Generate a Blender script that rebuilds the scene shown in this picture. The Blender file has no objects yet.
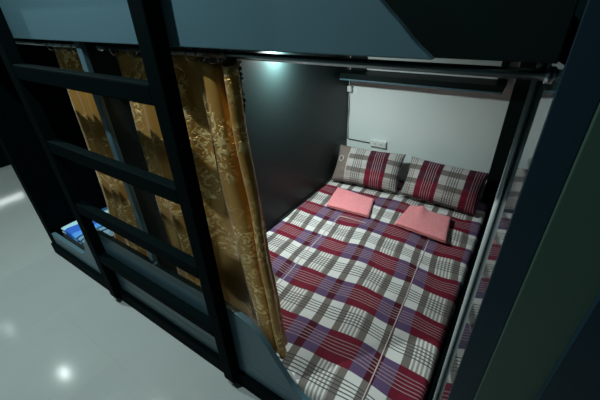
import bpy, bmesh, math, random
from mathutils import Vector, Matrix
random.seed(7)
S = bpy.context.scene
C = S.collection

# ---------------------------------------------------------------- camera
def cam_basis(yaw, pitch, roll):
    fw = Vector((math.sin(yaw)*math.cos(pitch), math.cos(yaw)*math.cos(pitch), math.sin(pitch)))
    r = Vector((math.cos(yaw), -math.sin(yaw), 0)); u = r.cross(fw)
    return r*math.cos(roll)+u*math.sin(roll), -r*math.sin(roll)+u*math.cos(roll), fw
cd = bpy.data.cameras.new('camera'); cam = bpy.data.objects.new('camera', cd); C.objects.link(cam)
r_, u_, f_ = cam_basis(-0.6083, -0.5392, -0.0408)
M = Matrix(((r_.x, u_.x, -f_.x, 1.2402), (r_.y, u_.y, -f_.y, -0.5772), (r_.z, u_.z, -f_.z, 1.4948), (0, 0, 0, 1)))
cam.matrix_world = M
cd.sensor_width = 36; cd.sensor_fit = 'HORIZONTAL'; cd.lens = 331.9/600*36
cd.clip_start = 0.01
S.camera = cam

# ---------------------------------------------------------------- world, exposure
w = bpy.data.worlds.new('world'); S.world = w; w.use_nodes = True
w.node_tree.nodes['Background'].inputs[0].default_value = (0.55, 0.75, 0.8, 1)
w.node_tree.nodes['Background'].inputs[1].default_value = 0.02
S.view_settings.view_transform = 'Standard'; S.view_settings.look = 'None'
S.view_settings.gamma = 1; S.view_settings.use_curve_mapping = False
S.view_settings.exposure = 0.0
LIGHT_COL = (0.86, 1.0, 0.97)
AISLE_POWER = [6.0, 8.6, .45, .1]     # watts of the four downlights, nearest first
BUNK_POWER = 14.5

# ---------------------------------------------------------------- helpers
def mat(name, col, rough=.5, metal=0, spec=.5, coat=0, bump=0, bscale=60, emit=None, estr=0, sheen=0):
    m = bpy.data.materials.new(name); m.use_nodes = True
    nt = m.node_tree; b = nt.nodes['Principled BSDF']
    b.inputs['Base Color'].default_value = (*col, 1)
    b.inputs['Roughness'].default_value = rough; b.inputs['Metallic'].default_value = metal
    b.inputs['Specular IOR Level'].default_value = spec
    b.inputs['Coat Weight'].default_value = coat
    b.inputs['Sheen Weight'].default_value = sheen
    if emit: b.inputs['Emission Color'].default_value = (*emit, 1); b.inputs['Emission Strength'].default_value = estr
    if bump:
        tc = nt.nodes.new('ShaderNodeTexCoord'); n = nt.nodes.new('ShaderNodeTexNoise'); n.inputs['Scale'].default_value = bscale
        n.inputs['Detail'].default_value = 4
        bp = nt.nodes.new('ShaderNodeBump'); bp.inputs['Strength'].default_value = bump; bp.inputs['Distance'].default_value = .004
        nt.links.new(tc.outputs['Object'], n.inputs['Vector']); nt.links.new(n.outputs['Fac'], bp.inputs['Height'])
        nt.links.new(bp.outputs['Normal'], b.inputs['Normal'])
    return m

def box(bm, x0, x1, y0, y1, z0, z1):
    vs = [bm.verts.new((x, y, z)) for x in (x0, x1) for y in (y0, y1) for z in (z0, z1)]
    for f in ((0,1,3,2),(4,6,7,5),(0,4,5,1),(2,3,7,6),(0,2,6,4),(1,5,7,3)):
        bm.faces.new([vs[i] for i in f])

def tube(bm, pts, r, n=12, cap=True):
    pts = [Vector(p) for p in pts]; rings = []
    up = Vector((0, 0, 1))
    for i, p in enumerate(pts):
        d = (pts[min(i+1, len(pts)-1)] - pts[max(i-1, 0)]).normalized()
        a = d.cross(up)
        if a.length < 1e-3: a = d.cross(Vector((1, 0, 0)))
        a.normalize(); b = d.cross(a)
        rr = r[i] if isinstance(r, (list, tuple)) else r
        rings.append([bm.verts.new(p + a*math.cos(2*math.pi*k/n)*rr + b*math.sin(2*math.pi*k/n)*rr) for k in range(n)])
    for i in range(len(rings)-1):
        for k in range(n):
            bm.faces.new([rings[i][k], rings[i][(k+1) % n], rings[i+1][(k+1) % n], rings[i+1][k]])
    if cap:
        bm.faces.new(rings[0]); bm.faces.new(rings[-1][::-1])

def torus(bm, c, R, r, axis='x', n=20, k=8):
    c = Vector(c); g = []
    for i in range(n):
        a = 2*math.pi*i/n; row = []
        for j in range(k):
            b = 2*math.pi*j/k
            u = (R+r*math.cos(b))*math.cos(a); v = (R+r*math.cos(b))*math.sin(a); t = r*math.sin(b)
            row.append(bm.verts.new(c + (Vector((t, u, v)) if axis == 'x' else Vector((u, t, v)) if axis == 'y' else Vector((u, v, t)))))
        g.append(row)
    for i in range(n):
        for j in range(k):
            bm.faces.new([g[i][j], g[(i+1) % n][j], g[(i+1) % n][(j+1) % k], g[i][(j+1) % k]])

def prism(bm, outline, y0, y1):
    """outline of (x, z) points extruded along y"""
    a = [bm.verts.new((x, y0, z)) for x, z in outline]; b = [bm.verts.new((x, y1, z)) for x, z in outline]
    n = len(outline)
    bm.faces.new(a); bm.faces.new(b[::-1])
    for i in range(n): bm.faces.new([a[i], b[i], b[(i+1) % n], a[(i+1) % n]])

def obj(name, bm, m, parent=None, smooth=False, bevel=0, seg=2):
    bmesh.ops.recalc_face_normals(bm, faces=bm.faces[:])
    me = bpy.data.meshes.new(name); bm.to_mesh(me); bm.free()
    for mm in (m if isinstance(m, list) else [m]): me.materials.append(mm)
    if smooth:
        for p in me.polygons: p.use_smooth = True
    o = bpy.data.objects.new(name, me); C.objects.link(o)
    if parent:
        o.parent = parent; o.matrix_parent_inverse = Matrix.Translation(-parent.location)
    if bevel:
        b = o.modifiers.new('bevel', 'BEVEL'); b.width = bevel; b.segments = seg; b.limit_method = 'ANGLE'; b.angle_limit = math.radians(40)
    return o

def boxo(name, ext, m, parent=None, bevel=0.002):
    bm = bmesh.new(); box(bm, *ext); return obj(name, bm, m, parent, bevel=bevel)

def thing(name, label, cat, loc, group=None):
    o = bpy.data.objects.new(name, None); C.objects.link(o); o.location = loc
    o.empty_display_size = .05
    return tag(o, label, cat, group)
def tag(o, label, cat, group=None):
    o['label'] = label; o['category'] = cat
    if group: o['group'] = group
    return o
def struct(o):
    o['kind'] = 'structure'; return o
# every mesh is modelled in world coordinates; obj() keeps it there under its parent

# ---------------------------------------------------------------- materials
teal = mat('teal_laminate', (.074, .150, .188), .38, bump=.03, bscale=300)
navy = mat('navy_laminate', (.007, .024, .038), .45, spec=.3)
blackgreen = mat('black_green_paint', (.001, .004, .0045), .7, spec=.02)
deckgreen = mat('dark_green_board', (.002, .009, .008), .55, spec=.12)
gloss = mat('glossy_black_green_laminate', (.014, .026, .026), .42, spec=.22, bump=.015, bscale=25)
mirror_gloss = mat('polished_dark_laminate', (.006, .02, .024), .05, spec=1.0)
greenpanel = mat('bottle_green_panel', (.035, .075, .058), .5)
metal = mat('brushed_metal', (.62, .64, .64), .28, 1)
metal_edge = mat('pale_metal_edge', (.86, .92, .92), .5)
white_plastic = mat('white_plastic', (.72, .76, .74), .4)
wall_mat = mat('white_wall_paint', (.74, .84, .82), .75, bump=.05, bscale=40)
aisle_wall_mat = mat('aisle_wall_paint', (.42, .48, .48), .8)
dark_wall_mat = mat('dark_teal_wall_paint', (.02, .04, .045), .8)
ceil_mat = mat('ceiling_paint', (.62, .66, .66), .8)
dark_cable = mat('dark_cable', (.03, .035, .035), .5)
pink = mat('pink_fleece', (.95, .27, .30), .95, bump=.9, bscale=260, sheen=.3)
_nt = pink.node_tree; _n = _nt.nodes.new('ShaderNodeTexNoise'); _n.inputs['Scale'].default_value = 170; _n.inputs['Detail'].default_value = 2
_tc = _nt.nodes.new('ShaderNodeTexCoord'); _nt.links.new(_tc.outputs['Object'], _n.inputs['Vector'])
_r = _nt.nodes.new('ShaderNodeValToRGB'); _r.color_ramp.elements[0].position = .35; _r.color_ramp.elements[1].position = .7
_r.color_ramp.elements[0].color = (.95, .23, .26, 1); _r.color_ramp.elements[1].color = (1.0, .46, .48, 1)
_nt.links.new(_n.outputs['Fac'], _r.inputs[0]); _nt.links.new(_r.outputs[0], _nt.nodes['Principled BSDF'].inputs['Base Color'])
mattress_mat = mat('dark_mattress_ticking', (.02, .022, .025), .9)
lens_mat = mat('lamp_lens', (.9, .9, .9), .4, emit=(.92, 1, .98), estr=5)
cream = mat('cream_piping', (.62, .55, .50), .8)
seam_mat = mat('pale_pink_seam_tape', (.66, .52, .52), .8)

def floor_material():
    m = bpy.data.materials.new('glossy_grey_tiles'); m.use_nodes = True; nt = m.node_tree; b = nt.nodes['Principled BSDF']
    tc = nt.nodes.new('ShaderNodeTexCoord'); br = nt.nodes.new('ShaderNodeTexBrick')
    br.offset = 0; br.inputs['Scale'].default_value = 1
    br.inputs['Brick Width'].default_value = .6; br.inputs['Row Height'].default_value = .6
    br.inputs['Mortar Size'].default_value = .0022; br.inputs['Mortar Smooth'].default_value = .3
    br.inputs['Color1'].default_value = (.34, .385, .38, 1); br.inputs['Color2'].default_value = (.36, .405, .395, 1)
    br.inputs['Mortar'].default_value = (.33, .365, .36, 1)
    mp = nt.nodes.new('ShaderNodeMapping'); mp.inputs['Location'].default_value = (.12, .28, 0)
    nt.links.new(tc.outputs['Object'], mp.inputs['Vector']); nt.links.new(mp.outputs['Vector'], br.inputs['Vector'])
    n = nt.nodes.new('ShaderNodeTexNoise'); n.inputs['Scale'].default_value = 2.5; n.inputs['Detail'].default_value = 5
    nt.links.new(tc.outputs['Object'], n.inputs['Vector'])
    mr = nt.nodes.new('ShaderNodeMapRange'); mr.inputs['To Min'].default_value = .9; mr.inputs['To Max'].default_value = 1.08
    nt.links.new(n.outputs['Fac'], mr.inputs['Value'])
    mx = nt.nodes.new('ShaderNodeVectorMath'); mx.operation = 'SCALE'
    nt.links.new(br.outputs['Color'], mx.inputs[0]); nt.links.new(mr.outputs['Result'], mx.inputs['Scale'])
    nt.links.new(mx.outputs['Vector'], b.inputs['Base Color'])
    mr2 = nt.nodes.new('ShaderNodeMapRange'); mr2.inputs['To Min'].default_value = .09; mr2.inputs['To Max'].default_value = .16
    nt.links.new(n.outputs['Fac'], mr2.inputs['Value']); nt.links.new(mr2.outputs['Result'], b.inputs['Roughness'])
    b.inputs['Specular IOR Level'].default_value = .6
    return m
floor_mat = floor_material()

def plaid_material(name, P=(.125, .075, .165), W=(.74, .74, .72)):
    """woven plaid, driven by a UV map measured in metres: v carries the crimson rows, u the columns"""
    m = bpy.data.materials.new(name); m.use_nodes = True; nt = m.node_tree; b = nt.nodes['Principled BSDF']
    L = nt.links
    uv = nt.nodes.new('ShaderNodeUVMap'); uv.uv_map = 'UVMap'
    sp = nt.nodes.new('ShaderNodeSeparateXYZ'); L.new(uv.outputs['UV'], sp.inputs[0])
    def mth(op, a, c, d=None):
        n = nt.nodes.new('ShaderNodeMath'); n.operation = op
        for i, v in enumerate((a, c, d)):
            if v is None: continue
            if isinstance(v, (int, float)): n.inputs[i].default_value = v
            else: L.new(v, n.inputs[i])
        return n.outputs[0]
    fu = mth('FRACT', mth('ADD', mth('DIVIDE', mth('SUBTRACT', sp.outputs[0], .165), .33), 10.5), None)
    fv = mth('FRACT', mth('ADD', mth('DIVIDE', mth('SUBTRACT', sp.outputs[1], .25), .317), 10.5), None)
    def ramp(f, stops):
        r = nt.nodes.new('ShaderNodeValToRGB'); cr = r.color_ramp; cr.interpolation = 'CONSTANT'
        cr.elements[0].position = stops[0][0]; cr.elements[0].color = (*stops[0][1], 1)
        cr.elements[1].position = stops[1][0]; cr.elements[1].color = (*stops[1][1], 1)
        for p, c in stops[2:]:
            e = cr.elements.new(p); e.color = (*c, 1)
        L.new(f, r.inputs[0]); return r.outputs[0]
    T = (.19, .165, .15); TL = (.30, .27, .25); CB = (.185, .013, .032); CD = (.075, .008, .018)
    PD = (.11, .05, .12)
    white_row = ramp(fu, [(0, T), (.061, W), (.258, T), (.364, W), (.636, T), (.742, W), (.939, T)])
    CM = (.16, .011, .028)
    crim_row = ramp(fu, [(0, CD), (.061, P), (.258, CM), (.364, CB), (.636, CM), (.742, P), (.939, CD)])
    def band(f, lo, hi): return mth('MULTIPLY', mth('GREATER_THAN', f, lo), mth('LESS_THAN', f, hi))
    def mix(fac, a, c):
        n = nt.nodes.new('ShaderNodeMix'); n.data_type = 'RGBA'
        L.new(fac, n.inputs['Factor'])
        for s, v in ((6, a), (7, c)):
            if isinstance(v, tuple): n.inputs[s].default_value = (*v, 1)
            else: L.new(v, n.inputs[s])
        return n.outputs[2]
    # pin stripes running lengthwise in the white rows
    pin = mth('MULTIPLY', band(fu, .364, .636), mth('GREATER_THAN', mth('FRACT', mth('MULTIPLY', mth('SUBTRACT', fu, .364), 5/.272), None), .5))
    wr = mix(pin, white_row, (.36, .335, .31))
    # dark cross lines in the middle of the white rows (fv wraps round 0)
    fw = mth('FRACT', mth('ADD', fv, .5), None)
    dl = mth('MULTIPLY', band(fw, .37, .63), mth('GREATER_THAN', mth('FRACT', mth('MULTIPLY', mth('SUBTRACT', fw, .37), 5/.26), None), .70))
    wr = mix(dl, wr, (.06, .065, .065))
    cl = mth('MULTIPLY', band(fv, .37, .63), mth('GREATER_THAN', mth('FRACT', mth('MULTIPLY', mth('SUBTRACT', fv, .37), 5/.26), None), .74))
    cr_ = mix(cl, crim_row, (.36, .25, .27))
    col = mix(band(fv, .262, .738), wr, cr_)
    L.new(col, b.inputs['Base Color'])
    b.inputs['Roughness'].default_value = .85; b.inputs['Specular IOR Level'].default_value = .2
    n = nt.nodes.new('ShaderNodeTexNoise'); n.inputs['Scale'].default_value = 9; n.inputs['Detail'].default_value = 3
    tc = nt.nodes.new('ShaderNodeTexCoord'); L.new(tc.outputs['Object'], n.inputs['Vector'])
    bp = nt.nodes.new('ShaderNodeBump'); bp.inputs['Strength'].default_value = .35; bp.inputs['Distance'].default_value = .02
    L.new(n.outputs['Fac'], bp.inputs['Height']); L.new(bp.outputs['Normal'], b.inputs['Normal'])
    return m
plaid = plaid_material('plaid_cotton')
pillow_plaid = plaid_material('pillow_plaid_cotton', (.075, .018, .035), (.48, .47, .45))
taupe = mat('taupe_cotton', (.20, .165, .145), .9, bump=.1, bscale=300)

def brocade_material(name, hi, lo, dark):
    m = bpy.data.materials.new(name); m.use_nodes = True; nt = m.node_tree; b = nt.nodes['Principled BSDF']; L = nt.links
    uv = nt.nodes.new('ShaderNodeUVMap'); uv.uv_map = 'UVMap'
    n = nt.nodes.new('ShaderNodeTexNoise'); n.inputs['Scale'].default_value = 30; n.inputs['Detail'].default_value = 2.5; n.inputs['Distortion'].default_value = 2.0
    L.new(uv.outputs['UV'], n.inputs['Vector'])
    n2 = nt.nodes.new('ShaderNodeTexNoise'); n2.inputs['Scale'].default_value = 6.5; n2.inputs['Detail'].default_value = 1
    L.new(uv.outputs['UV'], n2.inputs['Vector'])
    r1 = nt.nodes.new('ShaderNodeValToRGB'); r1.color_ramp.elements[0].position = .5; r1.color_ramp.elements[1].position = .56
    L.new(n.outputs['Fac'], r1.inputs[0])
    r2 = nt.nodes.new('ShaderNodeValToRGB'); r2.color_ramp.elements[0].position = .47; r2.color_ramp.elements[1].position = .55
    L.new(n2.outputs['Fac'], r2.inputs[0])
    mu = nt.nodes.new('ShaderNodeMath'); mu.operation = 'MULTIPLY'; L.new(r1.outputs[0], mu.inputs[0]); L.new(r2.outputs[0], mu.inputs[1])
    mx = nt.nodes.new('ShaderNodeMix'); mx.data_type = 'RGBA'; L.new(mu.outputs[0], mx.inputs['Factor'])
    mx.inputs[6].default_value = (*lo, 1); mx.inputs[7].default_value = (*hi, 1)
    L.new(mx.outputs[2], b.inputs['Base Color'])
    b.inputs['Metallic'].default_value = .4; b.inputs['Roughness'].default_value = .36
    b.inputs['Sheen Weight'].default_value = .15
    bp = nt.nodes.new('ShaderNodeBump'); bp.inputs['Strength'].default_value = .6; bp.inputs['Distance'].default_value = .004
    L.new(mu.outputs[0], bp.inputs['Height']); L.new(bp.outputs['Normal'], b.inputs['Normal'])
    return m
gold = brocade_material('gold_brocade', (1.0, .72, .30), (.54, .27, .05), None)

def stripe_material():
    m = bpy.data.materials.new('blue_striped_cloth'); m.use_nodes = True; nt = m.node_tree; b = nt.nodes['Principled BSDF']; L = nt.links
    tc = nt.nodes.new('ShaderNodeTexCoord'); sp = nt.nodes.new('ShaderNodeSeparateXYZ'); L.new(tc.outputs['Object'], sp.inputs[0])
    a = nt.nodes.new('ShaderNodeMath'); a.operation = 'MULTIPLY_ADD'; L.new(sp.outputs[0], a.inputs[0]); a.inputs[1].default_value = -5.0
    L.new(sp.outputs[1], a.inputs[2])
    d = nt.nodes.new('ShaderNodeMapRange'); d.inputs['From Min'].default_value = 3.9; d.inputs['From Max'].default_value = 6.5; L.new(a.outputs[0], d.inputs['Value'])
    r = nt.nodes.new('ShaderNodeValToRGB'); cr = r.color_ramp; cr.interpolation = 'CONSTANT'
    stops = [(0, (.01, .08, .36)), (.14, (.20, .36, .46)), (.33, (.01, .015, .06)), (.365, (.16, .38, .55)), (.44, (.01, .015, .06)), (.475, (.08, .35, .85)), (.6, (.02, .14, .65)), (.78, (.45, .75, .85)), (.9, (.08, .35, .8))]
    cr.elements[0].color = (*stops[0][1], 1); cr.elements[1].position = stops[1][0]; cr.elements[1].color = (*stops[1][1], 1)
    for p, c in stops[2:]:
        e = cr.elements.new(p); e.color = (*c, 1)
    L.new(d.outputs[0], r.inputs[0]); L.new(r.outputs[0], b.inputs['Base Color']); b.inputs['Roughness'].default_value = .8
    return m
stripe = stripe_material()

# ---------------------------------------------------------------- the room
H = 2.55; YB = 1.95; YO = -1.75; XL = -6.0; XR = 3.0
struct(boxo('floor', (XL, XR, YO, YB+.1, -.1, 0), floor_mat, bevel=0))
struct(boxo('ceiling', (XL, XR, YO, YB+.1, H, H+.1), ceil_mat, bevel=0))
struct(boxo('wall_back', (XL, XR, YB, YB+.1, 0, H), wall_mat, bevel=0))
struct(boxo('wall_front', (XL, XR, YO-.1, YO, 0, H), dark_wall_mat, bevel=0))
struct(boxo('wall_left', (XL-.1, XL, YO, YB, 0, H), aisle_wall_mat, bevel=0))
struct(boxo('wall_right', (XR, XR+.1, YO, YB, 0, H), dark_wall_mat, bevel=0))

# ---------------------------------------------------------------- downlights along the aisle
def downlight(x, y, power, label):
    t = thing('downlight', label, 'ceiling light', (x, y, H), 'downlights along the aisle ceiling')
    bm = bmesh.new(); torus(bm, (x, y, H-.004), .034, .011, 'z', 32, 8); obj('rim', bm, metal_edge, t, True)
    bm = bmesh.new(); tube(bm, [(x, y, H-.002), (x, y, H-.006)], .014, 28); obj('lens', bm, lens_mat, t)
    l = bpy.data.lights.new('downlight_bulb', 'AREA'); l.shape = 'DISK'; l.size = .03; l.energy = power; l.color = LIGHT_COL
    o = bpy.data.objects.new('bulb', l); C.objects.link(o); o.parent = t; o.location = (0, 0, -.012)
for (x, y), p, lab in zip([(.12, -.50), (-1.35, -.33), (-2.83, -.235), (-4.3, -.355)], AISLE_POWER,
        ['round ceiling downlight right above the ladder', 'round ceiling downlight above the left bay of the bunk',
         'round ceiling downlight beyond the bunk, mirrored brightest in the floor tiles', 'round ceiling downlight farthest down the aisle']):
    downlight(x, y, p*4, lab)

# ---------------------------------------------------------------- the bunk
W2 = 1.262
bunk = thing('bunk_bed', 'dark teal built-in double bunk with S-curved guard boards and a black ladder', 'bunk bed', (0, 0, 0))
def s_board(xe, xt, zb, zt, prof=None):
    """board with S-curved shoulders; top zt between -xt and xt, down to zb at +-xe"""
    prof = prof or [(0, 0), (.10, .05), (.20, .16), (.27, .30), (.37, .50), (.44, .66), (.52, .80), (.62, .90), (.75, .965), (.88, .993), (1, 1)]
    pts = []
    for i in range(len(prof)-1):
        q = [prof[max(i-1, 0)], prof[i], prof[i+1], prof[min(i+2, len(prof)-1)]]
        for k in range(4):
            t = k/4
            c = [.5*(2*q[1][d]+(q[2][d]-q[0][d])*t+(2*q[0][d]-5*q[1][d]+4*q[2][d]-q[3][d])*t*t+(3*q[1][d]-q[0][d]-3*q[2][d]+q[3][d])*t**3) for d in (0, 1)]
            pts.append((xe+(xt-xe)*c[0], zb+(zt-zb)*c[1]))
    pts.append((xt, zt))
    return pts + [(-x, z) for x, z in pts[::-1]]
# lower guard: full board from the base rail up to z=.49
bm = bmesh.new()
pts = s_board(.86, .43, .175, .492)
prism(bm, pts, -.016, .006); obj('guard_board', bm, teal, bunk, bevel=.004)
bm = bmesh.new()
pts = s_board(1.105, .66, 1.411, 1.73, [(0, 0), (.06, .065), (.12, .145), (.18, .22), (.26, .33), (.37, .50), (.46, .66), (.55, .80), (.66, .90), (.8, .965), (1, 1)])
prism(bm, pts, -.016, .004); obj('guard_board', bm, teal, bunk, bevel=.003)
boxo('deck_fascia', (-1.262, 1.262, .0045, .03, 1.411, 1.60), deckgreen, bunk)
boxo('deck', (-1.26, 1.26, .031, YB-.002, 1.435, 1.47), deckgreen, bunk)
boxo('base_rail', (-1.31, 1.262, -.016, .012, .085, .1745), teal, bunk, .006)
boxo('plinth', (-1.31, 1.317, -.036, .012, 0, .084), blackgreen, bunk, .003)
boxo('bed_base', (-1.26, 1.26, .013, YB-.002, .0, .06), blackgreen, bunk)
# divider between the two bays with its pale front edge
boxo('partition', (-.013, .012, .012, YB-.002, .061, 1.434), gloss, bunk, 0)
boxo('edge_strip', (-.014, .017, -.006, .0118, .176, 1.4105), teal, bunk, .002)
boxo('partition', (-.013, .012, .031, YB-.002, 1.471, 2.3), gloss, bunk, 0)
# ends
boxo('partition', (W2+.002, W2+.02, .114, YB-.002, 0, 1.60), mirror_gloss, bunk, 0)
boxo('partition', (-W2-.02, -W2, .045, YB-.002, 0, 1.60), blackgreen, bunk, 0)
boxo('post', (W2+.008, 1.3175, -.014, -.0015, 0, 2.3), navy, bunk, .001)
boxo('post', (-1.335, -W2, -.02, .044, .0, 2.3), blackgreen, bunk, .003)
# metal edge on the right lining, dark corner post and bed-side rail
bm = bmesh.new(); tube(bm, [(1.2438, .105, .19), (1.2438, .105, 1.434)], .0052, 16); obj('metal_edge_trim', bm, mat('satin_aluminium', (.9, .95, .95), .45, .5), bunk, True)
bm = bmesh.new()
q = [(1.2478, .111), (1.2695, -.001), (1.282, -.001), (1.282, .113)]
lo = [bm.verts.new((x, y, .19)) for x, y in q]; hi = [bm.verts.new((x, y, 1.4105)) for x, y in q]
bm.faces.new(lo); bm.faces.new(hi[::-1])
for i in range(4): bm.faces.new([lo[i], lo[(i+1) % 4], hi[(i+1) % 4], hi[i]])
obj('reveal_panel', bm, mirror_gloss, bunk)
boxo('corner_post', (1.152, 1.236, 1.885, 1.949, .061, 1.434), deckgreen, bunk, .002)
boxo('side_rail', (1.222, 1.2375, .12, 1.884, .061, .165), blackgreen, bunk, .003)
boxo('bead', (.0125, .018, .02, YB-.003, .186, .196), deckgreen, bunk, .002)
# ladder
def ladder():
    l = bpy.data.objects.new('ladder', None); C.objects.link(l); l.parent = bunk
    for x0, x1 in ((-.512, -.445), (.424, .484)):
        boxo('stile', (x0, x1, -.064, -.0165, .04, 2.1), blackgreen, l, .005)
    for z in (.312, .637, .955, 1.264, 1.645, 1.95):
        boxo('rung', (-.444, .423, -.062, -.022, z+.004, z+.062), blackgreen, l, .006)
ladder()

# ---------------------------------------------------------------- shelf at the head of the bed
sh = thing('wall_shelf', 'dark green shelf fixed across the white wall above the pillows', 'shelf', (.6, 1.8, .95))
boxo('shelf_board', (.03, 1.108, 1.75, YB-.001, .985, 1.025), deckgreen, sh, .002)
e = boxo('shelf_lip', (.03, 1.108, 1.744, 1.7495, .978, .989), teal, sh, .001); e['label'] = 'thin paler strip along the lower front edge'
boxo('upright', (.04, .155, 1.90, YB-.001, 1.0255, 1.43), deckgreen, sh, .002)
boxo('upright', (1.055, 1.092, 1.90, YB-.001, 1.0255, 1.43), deckgreen, sh, .002)

# ---------------------------------------------------------------- lamp under the upper deck
lamp = thing('bunk_lamp', 'small round lamp on a stem under the upper deck, lighting the double bed', 'lamp', (.068, 1.0, 1.434))
bm = bmesh.new(); tube(bm, [(.068, 1.0, 1.434), (.068, 1.0, 1.315)], .012, 16); obj('stem', bm, white_plastic, lamp, True)
bm = bmesh.new(); tube(bm, [(.068, 1.0, 1.315), (.068, 1.0, 1.312), (.068, 1.0, 1.288)], [.03, .056, .06], 32); obj('housing', bm, white_plastic, lamp)
bm = bmesh.new(); tube(bm, [(.068, 1.0, 1.2878), (.068, 1.0, 1.281)], .05, 32); obj('diffuser', bm, lens_mat, lamp)
l = bpy.data.lights.new('bunk_lamp', 'AREA'); l.shape = 'DISK'; l.size = .09; l.energy = BUNK_POWER; l.color = (.88, 1.0, .98)
o = bpy.data.objects.new('bulb', l); C.objects.link(o); o.parent = lamp; o.location = (0, 0, -.156)

# ---------------------------------------------------------------- mattresses and the plaid cover
def rounded_box(bm, x0, x1, y0, y1, z0, z1): box(bm, x0, x1, y0, y1, z0, z1)
bm = bmesh.new(); box(bm, .02, 1.20, .035, YB-.01, .0605, .150)
tag(obj('mattress', bm, mattress_mat, bevel=.02, seg=3), 'double mattress under the plaid cover in the right bay', 'mattress')
bm = bmesh.new(); box(bm, -1.25, -.03, .035, YB-.01, .0605, .150)
tag(obj('mattress', bm, mattress_mat, bevel=.02, seg=3), 'dark mattress in the left bay behind the ladder', 'mattress')

def wob(x, y):
    return (.0035*math.sin(7*x+3*y) + .003*math.sin(11*y-4*x+1) + .0022*math.sin(19*x+9*y+.5)
            + .002*math.sin(23*y+13*x) + .0015*math.sin(41*x-17*y))
def cover():
    bm = bmesh.new(); uvl = bm.loops.layers.uv.new('UVMap')
    x0, x1, y0, y1, zt, zb = .0135, 1.213, .026, 1.935, .167, .085
    nx, ny = 110, 170; R = .03
    def prof(t, a, b, n):    # coordinate and drop over the edge
        return a+(b-a)*t
    grid = []
    for j in range(-3, ny+1):
        row = []
        for i in range(-0, nx+4):
            ti = min(i, nx)/nx; tj = max(j, 0)/ny
            x = x0+(x1-x0)*ti; y = y0+(y1-y0)*tj
            z = zt + wob(x, y)
            ex = min(x1-x, 9); ey = y-y0; el = x-x0
            for e in (ex, ey, el+.018):
                if e < R: z -= R - math.sqrt(max(0, R*R-(R-e)**2))
            if j < 0: z -= .022*(-j)
            if i > nx: z -= .02*(i-nx)
            z = max(z, zb)
            u = x + .076*(y-.36) + .006*math.sin(5*y+2*x) + .004*math.sin(13*y)
            v = y + .008*math.sin(4.5*x+1.5*y) + .007*math.sin(10*x+2+2*y) + .003*math.sin(23*x+9*y) - .012*(x-.6)
            row.append((bm.verts.new((x, y, z)), (u, v)))
        grid.append(row)
    for a, b in zip(grid, grid[1:]):
        for k in range(len(a)-1):
            q = [a[k], a[k+1], b[k+1], b[k]]
            try: f = bm.faces.new([t[0] for t in q])
            except ValueError: continue
            for lp, t in zip(f.loops, q): lp[uvl].uv = t[1]
    o = obj('bed_cover', bm, plaid, smooth=True)
    tag(o, 'crimson, white and taupe plaid cover spread over the double bed', 'bed cover')
    for pts in ([(.368, .36), (.358, .6), (.346, .9), (.338, 1.20)], [(.338, 1.20), (.45, 1.205), (.54, 1.21)],
                [(1.015, .06), (1.008, .3), (.992, .6), (.97, .95), (.953, 1.26)]):
        b2 = bmesh.new(); fine = []
        for (ax, ay), (bx, by) in zip(pts, pts[1:]):
            for k in range(8):
                t = k/8; x = ax+(bx-ax)*t; y = ay+(by-ay)*t; fine.append((x, y, zt+wob(x, y)+.001))
        x, y = pts[-1]; fine.append((x, y, zt+wob(x, y)+.001))
        tube(b2, fine, .0032, 6)
        s = obj('seam', b2, seam_mat, o, True); s['label'] = 'pale raised seam line'
cover()

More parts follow.
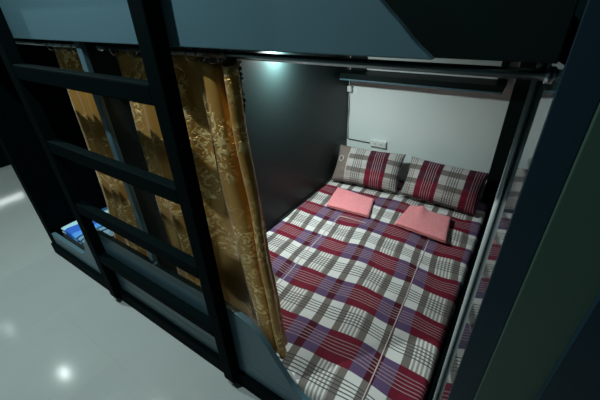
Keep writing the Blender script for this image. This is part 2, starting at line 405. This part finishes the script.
# ---------------------------------------------------------------- pillows
def pillow(name, label, cx, width, base_y, top_y, zb, zt, uoff, voff, border, rz=0):
    root = thing(name, label, 'pillow', (cx, base_y, zb), 'plaid pillows against the wall')
    hgt = math.hypot(top_y-base_y, zt-zb)
    up = Vector((0, top_y-base_y, zt-zb)).normalized(); ax = Vector((1, 0, 0))
    ax = Matrix.Rotation(rz, 3, 'Z') @ ax; up = Matrix.Rotation(rz, 3, 'Z') @ up
    nrm = ax.cross(up)   # faces the camera side
    bm = bmesh.new(); uvl = bm.loops.layers.uv.new('UVMap')
    n, mth_ = 44, 30; T = .076
    def P(s, t, side):
        a = 2*s-1; b = 2*t-1
        k = max(0, (1-abs(a)**2.5))**.5 * max(0, (1-abs(b)**2.6))**.5
        crease = .0035*math.sin(17*s+9*t)*k + .003*math.sin(31*t-7*s)*k
        w = width/2 * a * (1 - .055*(1-abs(a)**2)*0 - .05*(1-b*b)*abs(a)**4)
        h = hgt/2 * b * (1 - .06*(1-a*a)*abs(b)**4)
        return Vector((cx, base_y, zb)) + up*(hgt/2) + ax*w + up*h + nrm*((T*k + crease)*side + .0)
    for side in (1, -1):
        g = [[bm.verts.new(P(i/n, j/mth_, side)) for i in range(n+1)] for j in range(mth_+1)]
        for j in range(mth_):
            for i in range(n):
                f = bm.faces.new([g[j][i], g[j][i+1], g[j+1][i+1], g[j+1][i]])
                for lp, (ii, jj) in zip(f.loops, ((i, j), (i+1, j), (i+1, j+1), (i, j+1))):
                    lp[uvl].uv = (jj/mth_*hgt + uoff, ii/n*width + voff + .0)
                if border and i/n < .215: f.material_index = 1
    bmesh.ops.remove_doubles(bm, verts=bm.verts[:], dist=.0004)
    obj('pillow_case', bm, [pillow_plaid, taupe], root, True)
    if border:
        bm = bmesh.new(); tube(bm, [P(.222, j/24, 1) + nrm*.0015 for j in range(1, 24)], .004, 8); p = obj('piping', bm, cream, root, True); p['label'] = 'cream piping beside the taupe border'
        bm = bmesh.new(); c = P(.115, .6, 1) + nrm*.010
        for k in range(14):
            a0 = 2*math.pi*k/14; a1 = 2*math.pi*(k+1)/14
            tube(bm, [c+ax*.017*math.cos(a0)+up*.022*math.sin(a0)-nrm*0, c+ax*.017*math.cos(a1)+up*.022*math.sin(a1)], .0038, 6)
        p = obj('emblem', bm, cream, root, True); p['label'] = 'small cream ring emblem'
pillow('pillow', 'plaid pillow with a taupe end border and cream ring, in the left corner', .312, .55, 1.645, 1.825, .19, .445, .11, .522, True, .09)
pillow('pillow', 'plaid pillow without a plain border, at the right of the two', .882, .545, 1.655, 1.825, .19, .445, .10, .385, False, -.05)

# ---------------------------------------------------------------- folded pink cloths
def towel(label, corners, z0, bumpy):
    """folded square of fleece: three stacked layers joined along one rounded fold"""
    bm = bmesh.new(); nx = 26; ny = 22
    A, B, D, E_ = [Vector((x, y, 0)) for x, y in corners]   # near-left, far-left, far-right, near-right
    def base(s, t): return A*(1-s)*(1-t) + B*(1-s)*t + D*s*t + E_*s*(1-t)
    def layer(zlo, zhi, ins, ph):
        top = []; bot = []
        for j in range(ny+1):
            rt = []; rb = []
            for i in range(nx+1):
                s = i/nx; t = j/ny
                p = base(ins+(1-2*ins)*s, ins+(1-2*ins)*t)
                e = min(s, 1-s, t, 1-t)
                k = min(1, e/.09); k = math.sqrt(max(0, 1-(1-k)**2))
                mid = (zlo+zhi)/2; hh = (zhi-zlo)/2
                h = bumpy(s, t) if bumpy else 0
                wv = .0014*math.sin(9*s+ph)*math.sin(8*t+ph*2)
                rt.append(bm.verts.new((p.x, p.y, mid + hh*(.15+.85*k) + wv + h)))
                rb.append(bm.verts.new((p.x, p.y, mid - hh*(.15+.85*k) + wv*.3 + h*.9)))
            top.append(rt); bot.append(rb)
        for j in range(ny):
            for i in range(nx):
                bm.faces.new([top[j][i], top[j][i+1], top[j+1][i+1], top[j+1][i]])
                bm.faces.new([bot[j][i], bot[j+1][i], bot[j+1][i+1], bot[j][i+1]])
        edge = [(0, i) for i in range(nx+1)] + [(j, nx) for j in range(1, ny+1)] + [(ny, i) for i in range(nx-1, -1, -1)] + [(j, 0) for j in range(ny-1, 0, -1)]
        for a, b in zip(edge, edge[1:]+edge[:1]):
            bm.faces.new([top[a[0]][a[1]], bot[a[0]][a[1]], bot[b[0]][b[1]], top[b[0]][b[1]]])
    layer(z0-.003, z0+.010, .0, 1.1); layer(z0+.0085, z0+.024, .004, 2.0)
    o = obj('folded_cloth', bm, pink, smooth=True)
    tag(o, label, 'folded cloth', 'pink folded cloths on the bed')
towel('pink folded cloth lying flat in front of the left pillow', [(.205, 1.245), (.150, 1.53), (.475, 1.50), (.535, 1.265)], .179, None)
towel('pink folded cloth with a raised crease in front of the right pillow', [(.715, 1.275), (.735, 1.55), (1.02, 1.535), (1.055, 1.245)], .179,
      lambda s, t: .022*math.exp(-((s-.30-.1*(1-t))/.10)**2)*max(0, (t-.25)/.75) + .012*max(0, t-.6)*max(0, 1-s*2.2))

# ---------------------------------------------------------------- curtains, rods
def curtain(label, path, z0, z1, lean, hem_in=0):
    """path: list of (x, y) control points at the top; smooth folds; lean(s, h) shifts with depth below the rod"""
    bm = bmesh.new(); uvl = bm.loops.layers.uv.new('UVMap')
    fine = []; n = 12
    P_ = [Vector((*p, 0)) for p in path]
    for i in range(len(P_)-1):
        p0 = P_[max(i-1, 0)]; p1 = P_[i]; p2 = P_[i+1]; p3 = P_[min(i+2, len(P_)-1)]
        for k in range(n):
            t = k/n
            fine.append(.5*((2*p1)+(p2-p0)*t+(2*p0-5*p1+4*p2-p3)*t*t+(3*p1-p0-3*p2+p3)*t**3))
    fine.append(P_[-1])
    arc = [0]
    for a, b in zip(fine, fine[1:]): arc.append(arc[-1]+(b-a).length)
    rows = 60; g = []
    for j in range(rows+1):
        h = j/rows; z = z1+(z0-z1)*h; row = []
        for p, a in zip(fine, arc):
            s = a/arc[-1]
            dx, dy = lean(s, h)
            x = p.x + dx + .003*math.sin(6*h*3+s*9); y = p.y + dy + .003*math.sin(8*h+s*14)
            row.append((bm.verts.new((x, y, z - .006*math.sin(s*40)*(h < .02))), (a, z)))
        g.append(row)
    for a, b in zip(g, g[1:]):
        for k in range(len(a)-1):
            q = [a[k], a[k+1], b[k+1], b[k]]
            f = bm.faces.new([t[0] for t in q])
            for lp, t in zip(f.loops, q): lp[uvl].uv = t[1]
    root = thing('curtain', label, 'curtain', (path[0][0], path[0][1], z1), 'gold brocade curtains')
    o = obj('drape', bm, gold, root, True)
    so = o.modifiers.new('thick', 'SOLIDIFY'); so.thickness = .002
    return root
ROD_Z = 1.388; ROD_Y = .056
right_path = [(.052, .085), (.10, .055), (.155, .072), (.195, .056), (.24, .076), (.285, .060), (.33, .080), (.375, .066), (.41, .088), (.455, .090),
              (.488, .070), (.500, .040), (.520, .018), (.552, .014), (.578, .024), (.588, .055), (.592, .085), (.598, .055), (.606, .028), (.625, .013),
              (.643, .022), (.640, .045), (.605, .072), (.575, .095), (.545, .125)]
def lean_r(s, h):
    k = min(1, max(0, (s-.42)/.14)); e = min(1, max(0, (s-.72)/.28))
    return (-.03*h*(1-k) + (.100*k - .058*e)*h**1.3, .010*h*math.sin(s*30)*(1-k))
c2 = curtain('gold brocade curtain gathered at the left side of the double bed', right_path, .31, 1.376, lean_r)
left_path = [(-.385, .12), (-.365, .07), (-.315, .055), (-.285, .066), (-.25, .050), (-.215, .070), (-.18, .052), (-.15, .072), (-.12, .054), (-.09, .074), (-.06, .060), (-.032, .085)]
c1 = curtain('gold brocade curtain behind the ladder, left of the pale divider edge', left_path, .31, 1.376, lambda s, h: (-.17*(1-s)*h*h, .01*h*math.sin(s*20)))
def rings(root, xs, x_lbl=None):
    for x in xs:
        bm = bmesh.new(); torus(bm, (x, ROD_Y, ROD_Z-.006), .0155, .0022, 'x', 18, 6); obj('ring', bm, metal, root, True)
rings(c2, [.10, .195, .285, .375, .462, .50, .545, .58, .605]); rings(c1, [-.335, -.285, -.215, -.15, -.09, -.045])
def rod(x0, x1, label):
    t = thing('curtain_rod', label, 'curtain rod', (x0, ROD_Y, ROD_Z), 'metal rods under the upper guard')
    bm = bmesh.new(); tube(bm, [(x0, ROD_Y, ROD_Z), (x1, ROD_Y, ROD_Z)], .0085, 16); obj('pole', bm, metal, t, True)
    for x, s in ((x0, 1), (x1, -1)):
        bm = bmesh.new(); tube(bm, [(x, ROD_Y, ROD_Z), (x+s*.008, ROD_Y, ROD_Z)], .0125, 20); obj('end_socket', bm, metal, t, True)
rod(.0125, 1.2615, 'thin metal curtain rod across the opening of the double bed')
rod(-1.2615, -.0135, 'thin metal curtain rod in the left bay behind the ladder')

# loose hooks and cord at the end of the gathered curtain
hk = thing('tieback_cord', 'dark beaded cord hanging from the rod beside the gathered curtain', 'cord', (.634, ROD_Y, 1.37))
for k in range(9):
    z = 1.372 - k*.013
    bm = bmesh.new(); bmesh.ops.create_icosphere(bm, subdivisions=2, radius=.0055, matrix=Matrix.Translation((.634+.004*math.sin(k), ROD_Y+.004*math.cos(k*2), z))); obj('bead', bm, metal if k % 3 == 0 else dark_cable, hk, True)
bm = bmesh.new(); tube(bm, [(.634, ROD_Y, 1.375), (.636, ROD_Y, 1.25)], .0013, 6); obj('string', bm, dark_cable, hk)

# ---------------------------------------------------------------- socket, cable and switch on the back wall
yw = YB
so = thing('wall_socket', 'white surface socket box on the wall behind the left pillow', 'socket', (.305, yw, .45))
boxo('box', (.235, .375, yw-.022, yw-.0005, .425, .482), white_plastic, so, .004)
boxo('face_plate', (.243, .367, yw-.025, yw-.0222, .432, .475), white_plastic, so, .002)
for x in (.27, .285, .325, .34): boxo('slot', (x, x+.004, yw-.0256, yw-.0249, .448, .46), dark_cable, so, 0)
bm = bmesh.new(); tube(bm, [(.022, yw-.006, .96), (.022, yw-.006, .70), (.021, yw-.006, .455), (.03, yw-.006, .447), (.13, yw-.006, .447), (.234, yw-.006, .446)], .0045, 8)
tag(obj('cable', bm, dark_cable, smooth=True), 'thin dark cable running down the wall corner to the white socket', 'cable')
cl = thing('junction_box', 'tiny white box high in the wall corner under the shelf', 'box', (.02, yw, .88))
boxo('body', (.013, .05, yw-.04, yw-.012, .855, .90), white_plastic, cl, .004)
boxo('cap', (.018, .045, yw-.044, yw-.0402, .862, .893), white_plastic, cl, .002)

# ---------------------------------------------------------------- folded blue cloth in the left bay
def blue_cloth():
    bm = bmesh.new(); n = 30; m_ = 18
    for lay in range(2):
        top = []; bot = []
        for j in range(m_+1):
            a = []; b = []
            for i in range(n+1):
                s = i/n; t = j/m_
                x = -1.235 + .40*s; y = .04 + .34*t
                e = min(s, 1-s, t, 1-t); k = min(1, e/.08); k = math.sqrt(max(0, 1-(1-k)**2))
                z0 = .152+lay*.026; zm = z0+.013
                wv = .003*math.sin(9*s+4*t)
                a.append(bm.verts.new((x, y, zm+.013*(.1+.9*k)+wv))); b.append(bm.verts.new((x, y, zm-.012*(.1+.9*k))))
            top.append(a); bot.append(b)
        for j in range(m_):
            for i in range(n):
                bm.faces.new([top[j][i], top[j][i+1], top[j+1][i+1], top[j+1][i]]); bm.faces.new([bot[j][i], bot[j+1][i], bot[j+1][i+1], bot[j][i+1]])
        edge = [(0, i) for i in range(n+1)] + [(j, n) for j in range(1, m_+1)] + [(m_, i) for i in range(n-1, -1, -1)] + [(j, 0) for j in range(m_-1, 0, -1)]
        for p, q in zip(edge, edge[1:]+edge[:1]):
            bm.faces.new([top[p[0]][p[1]], bot[p[0]][p[1]], bot[q[0]][q[1]], top[q[0]][q[1]]])
    tag(obj('folded_blanket', bm, stripe, smooth=True), 'blue striped folded blanket on the bed in the left bay', 'blanket')
blue_cloth()

# ---------------------------------------------------------------- right: tall cupboard beside the bunk
cab = thing('cupboard', 'tall dark green cupboard against the right post of the bunk', 'cupboard', (1.8, .2, 0))
boxo('body', (1.318, 2.3, -.016, .60, 0, 2.3), greenpanel, cab, .003)
boxo('door', (1.412, 2.25, -.034, -.0165, .06, 2.25), navy, cab, 0)

# ---------------------------------------------------------------- far end of the aisle
far = thing('bunk_bed', 'black bunk block at the far left end of the aisle', 'bunk bed', (-4.2, .8, 0))
boxo('body', (-5.0, -3.5, .05, YB-.002, .0, 2.2), blackgreen, far, .004)
strip = thing('floor_streak_bar', 'added white glowing bar, out of view, that makes the bright streak in the floor tiles', 'light', (-3.49, .3, .38))
boxo('bar', (-3.4995, -3.485, .08, .42, .35, .40), lens_mat, strip, .002)  # no real fixture: glowing bar added out of view for the bright floor streak
